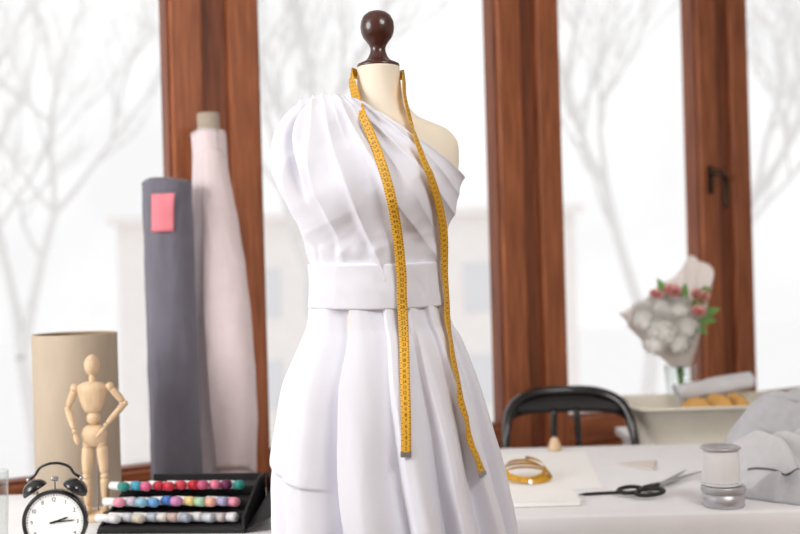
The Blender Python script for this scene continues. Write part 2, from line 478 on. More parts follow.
# ------------------------------------------------------------ ribbon (tape measure)
def ribbon(name,keys,width,start=1):
    P=[tuple(k[0])+tuple(k[1]) for k in keys]
    fine=[cat(P,i/24) for i in range((len(P)-1)*24+1)]
    pos=[Vector(p[:3]) for p in fine]; nor=[Vector(p[3:6]) for p in fine]
    s=[0]
    for i in range(1,len(pos)): s.append(s[-1]+(pos[i]-pos[i-1]).length)
    Ltot=s[-1]
    def at(x):
        x=max(0,min(Ltot-1e-6,x)); lo,hi=0,len(s)-1
        while hi-lo>1:
            m=(lo+hi)//2
            if s[m]<=x: lo=m
            else: hi=m
        f=(x-s[lo])/max(1e-9,s[lo+1]-s[lo])
        i0=max(lo-3,0); i1=min(lo+4,len(pos)-1)
        T=(pos[i1]-pos[i0]).normalized()
        N=nor[lo].lerp(nor[lo+1],f); N=(N-T*N.dot(T)).normalized()
        return pos[lo].lerp(pos[lo+1],f),T,N,T.cross(N).normalized()
    k=int(Ltot/.004)+1; vs=[];fs=[]
    for i in range(k+1):
        p,T,N,W=at(Ltot*i/k)
        for a in (-.5,-.25,0,.25,.5):
            for o in (.0003,-.0003): vs.append(p+W*a*width+N*o)
    for i in range(k):
        b=i*10;c=b+10
        for a in range(4):
            fs.append((b+2*a,c+2*a,c+2*a+2,b+2*a+2)); fs.append((b+2*a+1,b+2*a+3,c+2*a+3,c+2*a+1))
        fs.append((b,b+1,c+1,c)); fs.append((b+8,c+8,c+9,b+9))
    body=mk('strip',vs,fs,m_yel)
    vs=[];fs=[]
    def quad(a0,a1,l0,l1,side):
        o=len(vs)
        for l,a in ((l0,a0),(l1,a0),(l1,a1),(l0,a1)):
            p,T,N,W=at(l); vs.append(p+W*a*width+N*.0006*side)
        fs.append((o,o+1,o+2,o+3))
    nn=int(Ltot/.01)
    for side in (1,-1):
        for i in range(1,nn):
            l=i*.01
            quad(-.5,-.28,l-.0006,l+.0006,side); quad(.28,.5,l-.0006,l+.0006,side)
            quad(-.5,-.37,l+.0046,l+.0054,side); quad(.37,.5,l+.0046,l+.0054,side)
            V,Fc=number(str(i+start)); o=len(vs)
            sc=.0092 if i+start<100 else .0068
            for a,b in V:
                p,T,N,W=at(l+.005+b*sc); vs.append(p+W*a*sc*side+N*.0006*side)
            fs+= [tuple(q+o for q in f) for f in Fc]
    ink=mk('markings',vs,fs,m_blk,False)
    tips=[]
    for e0,e1 in ((0,.009),(Ltot-.009,Ltot)):
        vs=[];fs=[]
        for i in range(4):
            p,T,N,W=at(e0+(e1-e0)*i/3)
            for a,o in ((-.52,.0012),(.52,.0012),(.52,-.0012),(-.52,-.0012)): vs.append(p+W*a*width+N*o)
        for i in range(3):
            for q in range(4): fs.append((i*4+q,i*4+(q+1)%4,(i+1)*4+(q+1)%4,(i+1)*4+q))
        fs+=[(0,1,2,3),(12,13,14,15)]
        tips.append(fixn(mk('metal_tip',vs,fs,m_metal,False)))
    return group(name,[body,ink]+tips)

def surf(pts,lift=.006):
    d=[(x,z,q) for x,z,q in pts]
    P=[cat([ (a,b) for a,b,_ in d],i/4) for i in range((len(d)-1)*4+1)]
    Q=[cat([ (c,0) for _,_,c in d],i/4)[0] for i in range((len(d)-1)*4+1)]
    ys=[]
    for x,z in P:
        c=[fronty(x+o,z) for o in (-.009,-.004,0,.004,.009)]
        c=[v for v in c if v is not None]
        ys.append(min(c) if c else None)
    for i in range(len(ys)):
        if ys[i] is None:
            k=[v for v in ys[max(0,i-3):i+4] if v is not None]; ys[i]=max(k) if k else 2.1
    hit=ys[:]
    for it in range(14):
        y2=ys[:]
        for i in range(1,len(ys)-1): y2[i]=min(hit[i],(ys[i-1]+ys[i+1])/2*.5+ys[i]*.5)
        ys=y2
    return [(Vector((x,y-lift,z)),q) for (x,z),y,q in zip(P,ys,Q)]
LS=[(.001,.992,4),(.003,1.06,0),(.003,1.125,-8),(.0035,1.18,-6),(.003,1.234,4),(.002,1.28,10),(.002,1.324,6),(-.005,1.406,-10),(-.018,1.48,-14),(-.040,1.555,-20),(-.063,1.615,-30)]
RS=[(.028,1.60,60),(.045,1.536,52),(.068,1.47,42),(.083,1.397,30),(.0845,1.315,48),(.087,1.27,58),(.0865,1.227,48),(.091,1.19,62),(.094,1.156,58),(.102,1.115,66),(.105,1.08,50),(.115,1.045,62),(.119,1.011,50),(.132,.975,60),(.142,.942,45)]
keys=[]
for p,q in surf(LS): keys.append((p,Vector((math.sin(math.radians(q)),-math.cos(math.radians(q)),0))))
keys+=[(Vector((-.078,2.112,1.668)),Vector((-.7,-.7,.3))),(Vector((-.084,2.135,1.700)),Vector((-.9,-.35,.2))),(Vector((-.081,2.17,1.712)),Vector((-.9,.4,.1))),
(Vector((-.060,2.197,1.706)),Vector((-.5,.85,0))),(Vector((-.031,2.204,1.707)),Vector((0,1,0))),(Vector((0,2.197,1.706)),Vector((.5,.85,0))),
(Vector((.018,2.172,1.706)),Vector((.9,.4,.1))),(Vector((.018,2.135,1.694)),Vector((.95,-.2,.2))),(Vector((.018,2.105,1.655)),Vector((.95,-.35,.2)))]
for p,q in surf(RS): keys.append((p,Vector((math.sin(math.radians(q)),-math.cos(math.radians(q)),0))))
ribbon('measuring_tape',keys,.0185)

# coiled tape on table
keys=[]
for i in range(62):
    a=-pi/2+i*.36; tn=i*.36/(2*pi); r=.066-.0045*tn
    tilt=.06+.085*tn
    z=.7585+(math.sin(a)+1)*r*tilt+.002*tn
    keys.append((Vector((.320+r*math.cos(a)+.006*math.sin(tn*2.1),2.975+r*math.sin(a)*1.1,z)),Vector((math.cos(a),math.sin(a)-.35,.75))))
ribbon('coiled_measuring_tape',keys,.012)

# ------------------------------------------------------------ fabric rolls
def froll(p0,p1,rf,mat,core,loose,seed,top=.01):
    p0,p1=Vector(p0),Vector(p1); d=(p1-p0); Ln=d.length
    Mx=align(p0,d)
    n=96;m=90;vs=[];fs=[]
    for j in range(m+1):
        t=j/m
        r=rf(t)
        for i in range(n):
            a=2*pi*i/n
            w=loose*(1-t*.75)*(.6*noise.noise(Vector((math.cos(a)*1.6+seed,math.sin(a)*1.6,t*2.2)))+.25*math.sin(a*3+t*3+seed))
            w+=.0035*noise.noise(Vector((math.cos(a)*3,math.sin(a)*3,t*9+seed)))*(1-.5*t)
            w+=.0025*(crump(math.cos(a)*2+seed,math.sin(a)*2,t*14)+.5)
            spi=.006*(i/n)
            vs.append(((r+w+spi)*math.cos(a),(r+w+spi)*math.sin(a),t*Ln+.004*math.sin(a*2)*(t>.97)))
    for j in range(m):
        for i in range(n):
            k=(i+1)%n; fs.append((j*n+i,j*n+k,(j+1)*n+k,(j+1)*n+i))
    fs.append(tuple(range(n))[::-1])
    o=len(vs); rings=9
    for q in range(1,rings+1):
        f=1-q/rings
        for i in range(n):
            b=Vector(vs[m*n+i]); rr=Vector((b.x,b.y,0)); L0=rr.length
            nr=core+(L0-core)*f; rr=rr.normalized()*nr
            vs.append((rr.x,rr.y,Ln-(.004 if q%2 else 0)))
    for q in range(rings):
        A0=m*n if q==0 else o+(q-1)*n; B0=o+q*n
        for i in range(n):
            k=(i+1)%n; fs.append((A0+i,A0+k,B0+k,B0+i))
    cloth=xf(mk('wound_fabric',vs,fs,mat),Mx)
    tb=lathe('core_tube',[(core-.004,Ln-.1),(core-.004,Ln+top),(core,Ln+top),(core,Ln-.1)],m_card,Mx)
    cap=lathe('core_inner',[(0,Ln+top-.02),(core-.004,Ln+top-.02)],m_kraftin,Mx)
    return [cloth,tb,cap]
GP0,GP1=Vector((-.640,3.135,0)),Vector((-.677,3.27,1.600))
g=froll(GP0,GP1,lambda t:.069-.001*t,m_grey,.020,.005,3)
vs=[];fs=[]
for j in range(9):
    for i in range(13):
        z=1.450+.110*j/8; c=GP0.lerp(GP1,z/1.6)
        a=-pi/2-.50+.88*i/12+.05*j/8
        r=.0765+.001*math.sin(i*.5)+ (.014*ss(5,8,j)*ss(7,12,i))
        vs.append((c.x+r*math.cos(a),c.y+r*math.sin(a),z))
for j in range(8):
    for i in range(12): fs.append((j*13+i,j*13+i+1,(j+1)*13+i+1,(j+1)*13+i))
lab=mk('label',vs,fs,m_label); solidify(lab,.001)
group('grey_fabric_roll',g+[lab])
def prf(t):
    z=t*1.76
    return .070+.022*ss(.7,1.02,z)-.044*ss(1.1,1.7,z)
g=froll((-.500,3.275,.0),(-.573,3.40,1.76),prf,m_pink,.034,.020,8,top=.055)
vs=[];fs=[]
for j in range(61):
    t=j/60; z=1.70-.95*t
    f=z/1.76; cx=-.500-.073*f; cy=3.275+.125*f
    for i in range(25):
        u=i/24
        a=-pi/2-.35+u*1.8
        r=prf(f)+.005+.010*u*ss(0,.5,t)+.010*math.sin(u*7+t*5)*t*(.4+u)+.006*math.sin(t*9)*u+.004*crump(u*3,t*6,2)
        vs.append((cx+r*math.cos(a)+.006*t*u,cy+r*math.sin(a)-.004,z-.03*u+.02*math.sin(u*3)))
for j in range(60):
    for i in range(24): fs.append((j*25+i,j*25+i+1,(j+1)*25+i+1,(j+1)*25+i))
fl=mk('loose_flap',vs,fs,m_pink); solidify(fl,.002)
group('pink_fabric_roll',g+[fl])

# ------------------------------------------------------------ kraft tube
Mx=Matrix.Translation((-.842,2.86,.7505))
a=lathe('tube_wall',[(.1005,.430),(.1025,.4325),(.1050,.4325),(.1065,.430),(.1065,.001),(.1045,0),(.0,0)],m_kraft,Mx,72)
b=lathe('tube_inside',[(.1005,.430),(.1000,.02),(0,.02)],m_kraftin,Mx,72)
group('cardboard_tube',[a,b])

# ------------------------------------------------------------ artist mannequin
MX,MY=-.742,2.655
def mp(px,pz,y=0): return Vector((MX+px,MY+y,.75+pz))
def seg(name,a,b,r0,r1,mid=None):
    a,b=Vector(a),Vector(b); mid=mid or max(r0,r1)*1.1
    Ln=(b-a).length; ax=align(a,b-a)
    prof=[(0,-r0*.6),(r0*.7,-r0*.35)]
    for i in range(9):
        t=i/8; r=r0*(1-t)+r1*t; r+= (mid-max(r0,r1))*math.sin(pi*t)
        prof.append((r,Ln*t))
    prof+=[(r1*.7,Ln+r1*.35),(0,Ln+r1*.6)]
    return lathe(name,prof,m_beech,ax,20)
o=[]
o.append(cyl('stand',.050,0,.014,m_beech,Matrix.Translation((MX,MY,.7505)),.003))
o.append(tube('rod',[tuple(mp(0,.012,.02)),tuple(mp(0,.10,.022)),tuple(mp(0,.185,.012))],.0022,m_metal,8))
o.append(ell('head',mp(0,.366),(.0185,.021,.0255),m_beech,Matrix.Rotation(.1,4,'X')))
o.append(seg('neck',mp(0,.325),mp(0,.343),.008,.007))
ch=lathe('chest',[(0,0),(.017,.002),(.024,.014),(.031,.035),(.036,.055),(.034,.066),(.022,.073),(.01,.075),(0,.075)],m_beech,None,28)
xf(ch,Matrix.Translation(mp(-.002,.252))@Matrix.Diagonal((1,.66,1,1))); o.append(ch)
o.append(ell('waist_ball',mp(0,.240),(.0165,.015,.0165),m_beech))
pv=lathe('pelvis',[(0,-.034),(.016,-.032),(.028,-.018),(.031,-.002),(.027,.010),(.018,.017),(0,.019)],m_beech,None,28)
xf(pv,Matrix.Translation(mp(.001,.205))@Matrix.Diagonal((1,.72,1,1))); o.append(pv)
for nm,pts in (('arm_l',[(-.043,.312,0),(-.062,.262,.004),(-.040,.212,-.022)]),('arm_r',[(.041,.314,0),(.074,.272,.006),(.036,.226,-.028)])):
    A,B,C=[mp(x,z,y) for x,z,y in pts]
    o.append(ell(nm+'_shoulder',A,(.0105,)*3,m_beech))
    d=(B-A).normalized(); o.append(seg(nm+'_upper',A+d*.009,B-d*.009,.0085,.0075))
    o.append(ell(nm+'_elbow',B,(.0078,)*3,m_beech))
    d=(C-B).normalized(); o.append(seg(nm+'_fore',B+d*.008,C-d*.008,.008,.0055))
    o.append(ell(nm+'_wrist',C,(.0058,)*3,m_beech))
    e=C+d*.017+Vector((0,0,-.003)); o.append(ell(nm+'_hand',e,(.0065,.0045,.016),m_beech,d.to_track_quat('Z','Y').to_matrix().to_4x4()))
for nm,pts in (('leg_l',[(-.015,.178,0),(-.019,.102,-.008),(-.020,.026,.004)]),('leg_r',[(.017,.178,0),(.024,.102,-.006),(.022,.026,.006)])):
    A,B,C=[mp(x,z,y) for x,z,y in pts]
    o.append(ell(nm+'_hip',A,(.0125,)*3,m_beech)); d=(B-A).normalized(); o.append(seg(nm+'_thigh',A+d*.010,B-d*.010,.0135,.0095))
    o.append(ell(nm+'_knee',B,(.0095,)*3,m_beech)); d=(C-B).normalized(); o.append(seg(nm+'_shin',B+d*.009,C-d*.007,.0105,.0065))
    o.append(ell(nm+'_ankle',C,(.0068,)*3,m_beech))
    o.append(ell(nm+'_foot',C+Vector((0,-.012,-.007)),(.010,.026,.0068),m_beech))
group('artist_mannequin',o)

# ------------------------------------------------------------ alarm clock
CM=Matrix.Translation((-.736,2.33,.8185))@Matrix.Rotation(math.radians(4),4,'Z')@Matrix.Rotation(pi/2,4,'X')
o=[]
o.append(lathe('case',[(0,-.028),(.045,-.027),(.060,-.020),(.066,-.008),(.067,.006),(.0665,.014),(.064,.0175),(.060,.016),(.0585,.011)],m_chair,CM,72))
o.append(lathe('dial',[(0,.0115),(.0588,.0115)],m_paper,CM,64))
vs=[];fs=[]
for h in range(1,13):
    V,Fc=number(str(h)); a=pi/2-h*pi/6; q=len(vs)
    vs+=[(.047*math.cos(a)+x*.0125,.047*math.sin(a)+y*.0125,.0119) for x,y in V]; fs+=[tuple(i+q for i in f) for f in Fc]
for k in range(60):
    a=2*pi*k/60; q=len(vs); w=.0004 if k%5 else .0009
    u=Vector((math.cos(a),math.sin(a),0)); v=Vector((-math.sin(a),math.cos(a),0))
    for r,sg in ((.0545,-1),(.0572,-1),(.0572,1),(.0545,1)): vs.append(u*r+v*w*sg+Vector((0,0,.0119)))
    fs.append((q,q+1,q+2,q+3))
o.append(xf(mk('numerals',vs,fs,m_blk,False),CM))
def hand(nm,ang,ln,w,z):
    a=math.radians(90-ang); u=Vector((math.cos(a),math.sin(a),0)); v=Vector((-math.sin(a),math.cos(a),0))
    pts=[-u*.010-v*w,u*ln*.8-v*w*1.1,u*ln,u*ln*.8+v*w*1.1,-u*.010+v*w]
    vs=[p+Vector((0,0,z)) for p in pts]+[p+Vector((0,0,z+.0008)) for p in pts]
    fs=[(0,1,2,3,4),(9,8,7,6,5)]+[(i,(i+1)%5,5+(i+1)%5,5+i) for i in range(5)]
    return xf(mk(nm,vs,fs,m_blk,False),CM)
o+=[hand('hour_hand',72,.030,.0016,.0125),hand('minute_hand',86,.044,.0012,.0138),cyl('hub',.0028,.012,.016,m_blk,CM,.0005,16)]
for sg in (-1,1):
    a=math.radians(90+sg*32); dd=Vector((math.cos(a),math.sin(a),0))
    Bm=CM@align(dd*.075,dd)
    o.append(lathe('bell_%s'%('a' if sg<0 else 'b'),[(.0265,0),(.0275,.001),(.0262,.008),(.021,.016),(.012,.0215),(.004,.023),(0,.0232)],m_chair,Bm,36))
    o.append(lathe('bell_in',[(.0262,.0005),(.020,.014),(0,.019)],m_metal,Bm,36))
    o.append(cyl('bell_post',.003,-.012,.027,m_metal,Bm,.0005,12)); o.append(ell('bell_nut',CM@(dd*.103),(.0045,)*3,m_metal))
    a=math.radians(-90+sg*35); dd=Vector((math.cos(a),math.sin(a),0))
    o.append(lathe('foot_%s'%('a' if sg<0 else 'b'),[(.004,-.004),(.0045,.008),(.0065,.0125),(.004,.0165),(0,.017)],m_chair,CM@align(dd*.066,dd),16))
pts=[CM@Vector((x,y,0)) for x,y in ((-.052,.090),(-.040,.098),(-.030,.112),(-.012,.1195),(0,.1205),(.012,.1195),(.030,.112),(.040,.098),(.052,.090))]
o.append(tube('handle',pts,.0030,m_chair,10))
o.append(tube('hammer',[CM@Vector((0,.064,0)),CM@Vector((0,.085,0))],.0016,m_metal,8)); o.append(cyl('hammer_head',.005,-.007,.007,m_metal,CM@align(Vector((0,.088,0)),Vector((1,0,0))),.001,16))
group('alarm_clock',o)

# ------------------------------------------------------------ marker case
KM=Matrix.Translation((-.518,2.59,.751))@Matrix.Rotation(math.radians(-5),4,'Z')
o=[]
o.append(box('base',(0,0,.006),(.335,.235,.012),m_case,.003,KM))
for j in range(3):
    o.append(box('tier_%d'%(j+1),(0,.038+.02*j-.01,.012+.009+.022*j),(.318,.150-.04*j,.022),m_case,.003,KM))
def side(nm,x,pts,th=.006):
    vs=[(x-th/2,y,z) for y,z in pts]+[(x+th/2,y,z) for y,z in pts]; k=len(pts)
    fs=[tuple(range(k))[::-1],tuple(range(k,2*k))]+[(i,(i+1)%k,k+(i+1)%k,k+i) for i in range(k)]
    return xf(fixn(mk(nm,vs,fs,m_case,False)),KM)
o.append(side('side_l',-.166,[(-.117,0),(.117,0),(.117,.060),(.06,.060),(-.10,.014)]))
o.append(side('side_r',.166,[(-.117,0),(.117,0),(.117,.092),(.05,.092),(-.117,.036)]))
vs=[(.168,-.115,.004),(.168,.117,.004),(.172,.117,.094),(.205,.03,.076),(.228,-.10,.038)]
vs2=[(x+.008,y,z) for x,y,z in vs]
fs=[(4,3,2,1,0),(5,6,7,8,9)]+[(i,(i+1)%5,5+(i+1)%5,5+i) for i in range(5)]
o.append(xf(fixn(mk('open_flap',vs+vs2,fs,m_case,False)),KM))
o.append(box('back_panel',(.03,.117,.045),(.278,.006,.090),m_case,.002,KM))
caps=[[(40,140,130),(70,160,190),(222,100,140),(190,40,60),(206,50,70),(214,70,90),(190,30,45),(200,90,130),(234,130,160),(110,40,80)],
      [(230,150,170),(200,190,205),(140,190,210),(110,165,215),(70,120,190),(210,140,190),(232,210,140),(170,210,180),(244,180,160),(170,170,205)],
      [(225,225,228),(200,204,210),(216,206,190),(180,188,200),(230,226,220),(205,180,172),(168,176,190),(222,222,226),(200,208,216),(196,186,186)]]
capm={}
for j in range(3):
    row=2-j
    for i in range(11):
        c=caps[row][i%10]
        if c not in capm: capm[c]=M('marker_cap_%d'%len(capm),c,.35,var=.02)
        x=-.142+.0270*i+(.006*random.random())
        y=-.094+.038*j+.012*random.random(); z=.025+.0270*j+.002*j+.002*random.random()
        yw=(1.5,1.0,.7)[j]
        d=Vector((yw+.3*random.random(),-1,.12+.1*random.random())).normalized(); p=Vector((x-.012,y+.014,z))
        Am=KM@align(p,d)
        o.append(lathe('marker_body',[(0,-.045),(.0085,-.044),(.0098,-.04),(.0098,.008),(0,.008)],m_white,Am,14))
        o.append(lathe('marker_cap',[(.0101,.007),(.0108,.009),(.0108,.027),(.0096,.031),(.0,.0315)],capm[c],Am,14))
group('marker_case',o)

lathe('drinking_glass',[(0,0),(.030,0),(.032,.003),(.037,.17),(.0355,.17),(.031,.012),(0,.010)],m_glass2,Matrix.Translation((-.882,2.36,.7508)),40)

# ------------------------------------------------------------ items on right table
pad=[box('pages',(.330,2.700,.7570),(.165,.12,.011),m_paper,.001),box('cover',(.330,2.700,.7635),(.168,.123,.0015),m_paper,.0005),box('backing',(.330,2.700,.7512),(.168,.123,.001),m_card,.0003)]
group('notepad',pad)
lathe('pencil',[(0,0),(.0012,.004),(.004,.018),(.004,.115),(.0035,.118),(0,.118)],m_blk,align((.425,2.75,.755),(1,.12,0)),8)
def prism(name,pts,z0,z1,mat):
    k=len(pts); vs=[(x,y,z0) for x,y in pts]+[(x,y,z1) for x,y in pts]
    return fixn(mk(name,vs,[tuple(range(k))[::-1],tuple(range(k,2*k))]+[(i,(i+1)%k,k+(i+1)%k,k+i) for i in range(k)],mat,False))
prism('tailor_chalk',[(.60,3.16),(.72,3.19),(.68,3.05)],.7518,.7560,M('chalk_triangle',(222,212,204),.8))
prism('pattern_paper',[(.02,2.80),(.50,2.83),(.55,3.40),(.10,3.40)],.7509,.7514,m_paper)
lathe('wooden_cone',[(0,0),(.020,0),(.021,.004),(.017,.02),(.012,.034),(.007,.040),(0,.041)],m_beech,Matrix.Translation((.462,3.43,.7515)),32)
# scissors
SM=Matrix.Translation((.640,2.82,.756))@Matrix.Rotation(math.radians(-38),4,'Z')@Matrix.Scale(1.05,4)
o=[]
for sg in (-1,1):
    R=Matrix.Rotation(math.radians(6.5*sg),4,'Z')
    pts=[(-.008,-.02),(.008,-.02),(.0095,.02),(.007,.13),(.0,.225),(-.004,.13)]
    if sg<0: pts=[(-x,y) for x,y in pts]
    z0=.0005 if sg>0 else .0030
    k=6; vs=[(x,y,z0) for x,y in pts]+[(x,y,z0+.0022) for x,y in pts]
    b=fixn(mk('blade_%s'%('a' if sg>0 else 'b'),vs,[tuple(range(k))[::-1],tuple(range(k,2*k))]+[(i,(i+1)%k,k+(i+1)%k,k+i) for i in range(k)],m_metal,False)); xf(b,SM@R); o.append(b)
    xs=sg
    o.append(xf(tube('shank_%s'%('a' if sg>0 else 'b'),[(0,.002,.003),(xs*.006,-.03,.005),(xs*.014,-.06,.006)],[.006,.0065,.006],m_blk,10),SM@R.inverted()))
    loop=[]
    rx,ry=(.027,.044) if sg>0 else (.025,.038)
    for q in range(17):
        a=2*pi*q/16; loop.append((xs*(.036)+rx*math.cos(a),-.097+ry*math.sin(a),.006))
    o.append(xf(tube('grip_%s'%('a' if sg>0 else 'b'),loop,.0050,m_blk,10,4),SM@R.inverted()))
o.append(cyl('screw',.0055,-.0005,.0075,m_metal,SM,.001,16))
group('fabric_scissors',o)
# tin + thread spool
TM=Matrix.Translation((.742,2.602,.7508))
o=[lathe('tin_body',[(0,0),(.046,0),(.048,.002),(.048,.036),(0,.036)],m_tin,TM,48),
   lathe('tin_lid',[(.048,.034),(.0505,.034),(.051,.036),(.051,.046),(.0495,.049),(.046,.0485),(.044,.0470),(0,.0470)],m_tin,TM,48)]
group('metal_tin',o)
TM2=TM@Matrix.Translation((-.003,0.004,.0495))
prof=[(.036,.004)]
for i in range(34):
    z=.006+.074*i/33; prof.append((.0415+.0002*(i%2)+.0018*math.sin(pi*i/33),z))
prof.append((.036,.082))
o=[lathe('thread',prof,m_thread,TM2,48),lathe('flange_bottom',[(0,0),(.044,0),(.046,.002),(.044,.004),(0,.004)],m_white,TM2,48),
   lathe('flange_top',[(.010,.082),(.044,.082),(.0465,.084),(.0465,.087),(.044,.089),(.030,.0885),(.028,.086),(.012,.086),(.010,.08)],m_tin,TM2,48),
   lathe('bore',[(.012,.086),(.011,.03),(0,.03)],m_heapd,TM2,32)]
group('thread_spool',o)

# grey fabric heap
def heap(name,c,rx,ry,H,mat,seed,exp=2.2,rot=0,fq=14):
    n=220;m=100;vs=[];fs=[]
    for j in range(m+1):
        r=j/m
        for i in range(n):
            a=2*pi*i/n
            ed=1+.13*noise.noise(Vector((math.cos(a)*1.5+seed,math.sin(a)*1.5,seed)))+.05*math.sin(a*5+seed)
            x=rx*r*ed*math.cos(a); y=ry*r*ed*math.sin(a)
            base=H*(max(0,1-r**exp))**.5
            w=noise.noise(Vector((x*5+seed,y*5,seed)))*2.4
            ph=((x*1.1+y*.55)*fq+w*1.9+seed)/pi
            f=ph%1.0
            f1=ss(0,.75,f) if f<.75 else 1-ss(.75,1,f)
            f2=-crump(x*6,y*6,seed+4)
            z=base*(.58+.36*f1+.14*f2)+.008*f1*(1-r)
            x2=x*(1+.10*f1*ss(.4,1,r)); y2=y*(1+.10*f1*ss(.4,1,r))
            vs.append((x2,y2,max(z,.0) if j<m else 0))
    for j in range(m):
        for i in range(n):
            k=(i+1)%n; fs.append((j*n+i,j*n+k,(j+1)*n+k,(j+1)*n+i))
    fs.append(tuple(m*n+i for i in range(n)))
    ob=mk(name,vs,fs,mat)
    bm=bmesh.new(); bm.from_mesh(ob.data); bmesh.ops.remove_doubles(bm,verts=bm.verts,dist=1e-6); bmesh.ops.recalc_face_normals(bm,faces=bm.faces); bm.to_mesh(ob.data); bm.free()
    xf(ob,Matrix.Translation(c)@Matrix.Rotation(rot,4,'Z')); return ob
h1=heap('folded_part',(1.13,2.98,.751),.26,.20,.215,m_heap,2.3,3.0,0,17)
h2=heap('sleeve_part',(.99,2.79,.751),.19,.12,.135,m_heap2,6.1,3.0,-.2,15)
h3=heap('cuff_part',(.94,2.65,.751),.115,.065,.060,m_heap,8.7,3.0,-.35,26)
def drop_on(parts,x,y):
    z=.752
    for t in parts:
        h=t.ray_cast(Vector((x,y,2)),Vector((0,0,-1)))
        if h[0] is not None: z=max(z,h[0].z)
    return z
hb=[bvh(h) for h in (h1,h2,h3)]
zp=[]
for i in range(13):
    t=i/12; x=.850+.16*t; y=2.76-.125*math.sin(t*1.5)
    zp.append((x,y,drop_on(hb,x,y)+.002))
z1=tube('zipper',zp,[.0025]*13,m_heapd,8,3)
group('grey_garment',[h1,h2,h3,z1])

# ------------------------------------------------------------ chair
CX,CY=.538,3.66
def cp(x,y,z): return (CX+x*.94,CY+y,z)
o=[]
arch=[cp(-.20,-.10,.44),cp(-.222,-.07,.62),cp(-.222,-.045,.76),cp(-.195,.0,.855),cp(-.12,.045,.893),cp(0,.06,.900),cp(.12,.045,.893),cp(.195,.0,.855),cp(.222,-.045,.76),cp(.222,-.07,.62),cp(.20,-.10,.44)]
o.append(tube('back_bow',arch,[.012,.013,.014,.016,.018,.018,.018,.016,.014,.013,.012],m_chair,12))
vs=[];fs=[]
for i in range(41):
    u=-1+2*i/40; x=.205*math.sin(u*pi/2*.93)
    y=.062-.075*abs(u)**2.4; zt=.908-.055*abs(u)**2.6; hb_=.078*(1-.35*abs(u)**2)
    for (dy,dz) in ((-.010,0),(-.012,-hb_),(.004,-hb_),(.008,0)): vs.append(cp(x,y+dy,zt+dz))
for i in range(40):
    for q in range(4): fs.append((i*4+q,i*4+(q+1)%4,i*4+4+(q+1)%4,i*4+4+q))
fs+=[(0,1,2,3),(160,161,162,163)]
tr=fixn(mk('top_rail',vs,fs,m_chair)); bv=tr.modifiers.new('b','BEVEL'); bv.width=.004; bv.segments=2; o.append(tr)
o.append(tube('back_spindle',[cp(-.045,-.02,.45),cp(-.045,.03,.65),cp(-.04,.055,.84)],.011,m_chair,10))
o.append(tube('back_spindle_b',[cp(.045,-.02,.45),cp(.045,.03,.65),cp(.04,.055,.84)],.011,m_chair,10))
seat=lathe('seat',[(0,-.012),(.19,-.012),(.208,-.004),(.212,.006),(.206,.014),(.185,.016),(.17,.010),(0,.007)],m_chair,Matrix.Translation(cp(0,-.26,.452)),48); o.append(seat)
for k,(x,y,x2,y2) in enumerate([(-.15,-.39,-.18,-.43),(.15,-.39,.18,-.43),(-.17,-.12,-.2,-.06),(.17,-.12,.2,-.06)]):
    o.append(tube('leg_%d'%(k+1),[cp(x,y,.45),cp((x+x2)/2,(y+y2)/2,.23),cp(x2,y2,.0)],[.016,.014,.011],m_chair,10))
o.append(tube('leg_ring',[cp(.155*math.cos(a*pi/8),-.26+.155*math.sin(a*pi/8),.24) for a in range(17)],.007,m_chair,8,4))
group('black_bentwood_chair',o)

# ------------------------------------------------------------ side table, tray, vase
sx0,sx1,sy0,sy1=.80,1.50,3.66,4.22; sz=.70
o=[box('top',((sx0+sx1)/2,(sy0+sy1)/2,sz-.014),(sx1-sx0,sy1-sy0,.028),m_white,.003)]
for k,(x,y) in enumerate([(sx0+.04,sy0+.04),(sx1-.04,sy0+.04),(sx0+.04,sy1-.04),(sx1-.04,sy1-.04)]):
    o.append(box('leg_%d'%(k+1),(x,y,(sz-.028)/2),(.035,.035,sz-.028),m_white,.003))
group('side_table',o)
tx0,tx1,ty0,ty1=.80,1.285,3.70,4.00
def rrect(x0,x1,y0,y1,r,n=6):
    pts=[]
    for cx,cy,a0 in ((x1-r,y1-r,0),(x0+r,y1-r,pi/2),(x0+r,y0+r,pi),(x1-r,y0+r,1.5*pi)):
        for i in range(n+1):
            a=a0+pi/2*i/n; pts.append((cx+r*math.cos(a),cy+r*math.sin(a)))
    return pts
lv=[(0,0,.045),(.0,.004,.045),(.028,.125,.055),(.040,.129,.06),(.044,.135,.06),(.040,.141,.06),(.030,.140,.055),(.022,.133,.05),(-.004,.010,.04),]
vs=[];fs=[];k=28
for e,z,r in lv:
    for x,y in rrect(tx0-e,tx1+e,ty0-e,ty1+e,r): vs.append((x,y,sz+.001+z))
for j in range(len(lv)-1):
    for i in range(k):
        q=(i+1)%k; fs.append((j*k+i,j*k+q,(j+1)*k+q,(j+1)*k+i))
fs.append(tuple(range(k))); fs.append(tuple((len(lv)-1)*k+i for i in range(k)))
o=[fixn(mk('pan',vs,fs,m_tray))]
for sg,x in ((-1,tx0-.04),(1,tx1+.04)):
    ym=(ty0+ty1)/2
    o.append(tube('grip_%d'%(sg+2),[(x,ym-.05,sz+.133),(x+sg*.018,ym-.04,sz+.135),(x+sg*.022,ym,sz+.135),(x+sg*.018,ym+.04,sz+.135),(x,ym+.05,sz+.133)],.005,m_tray,8))
group('enamel_tray',o)
heap('fabric_scraps',(1.07,3.785,sz+.013),.17,.055,.150,m_ochre,3.7,4,0,30)
p0,p1=Vector((.965,3.93,.855)),Vector((1.235,3.945,.890)); Mx=align(p0,p1-p0); Ln=(p1-p0).length
vs=[];fs=[];n=48;m=30;turn=2.6
N=int(n*turn)
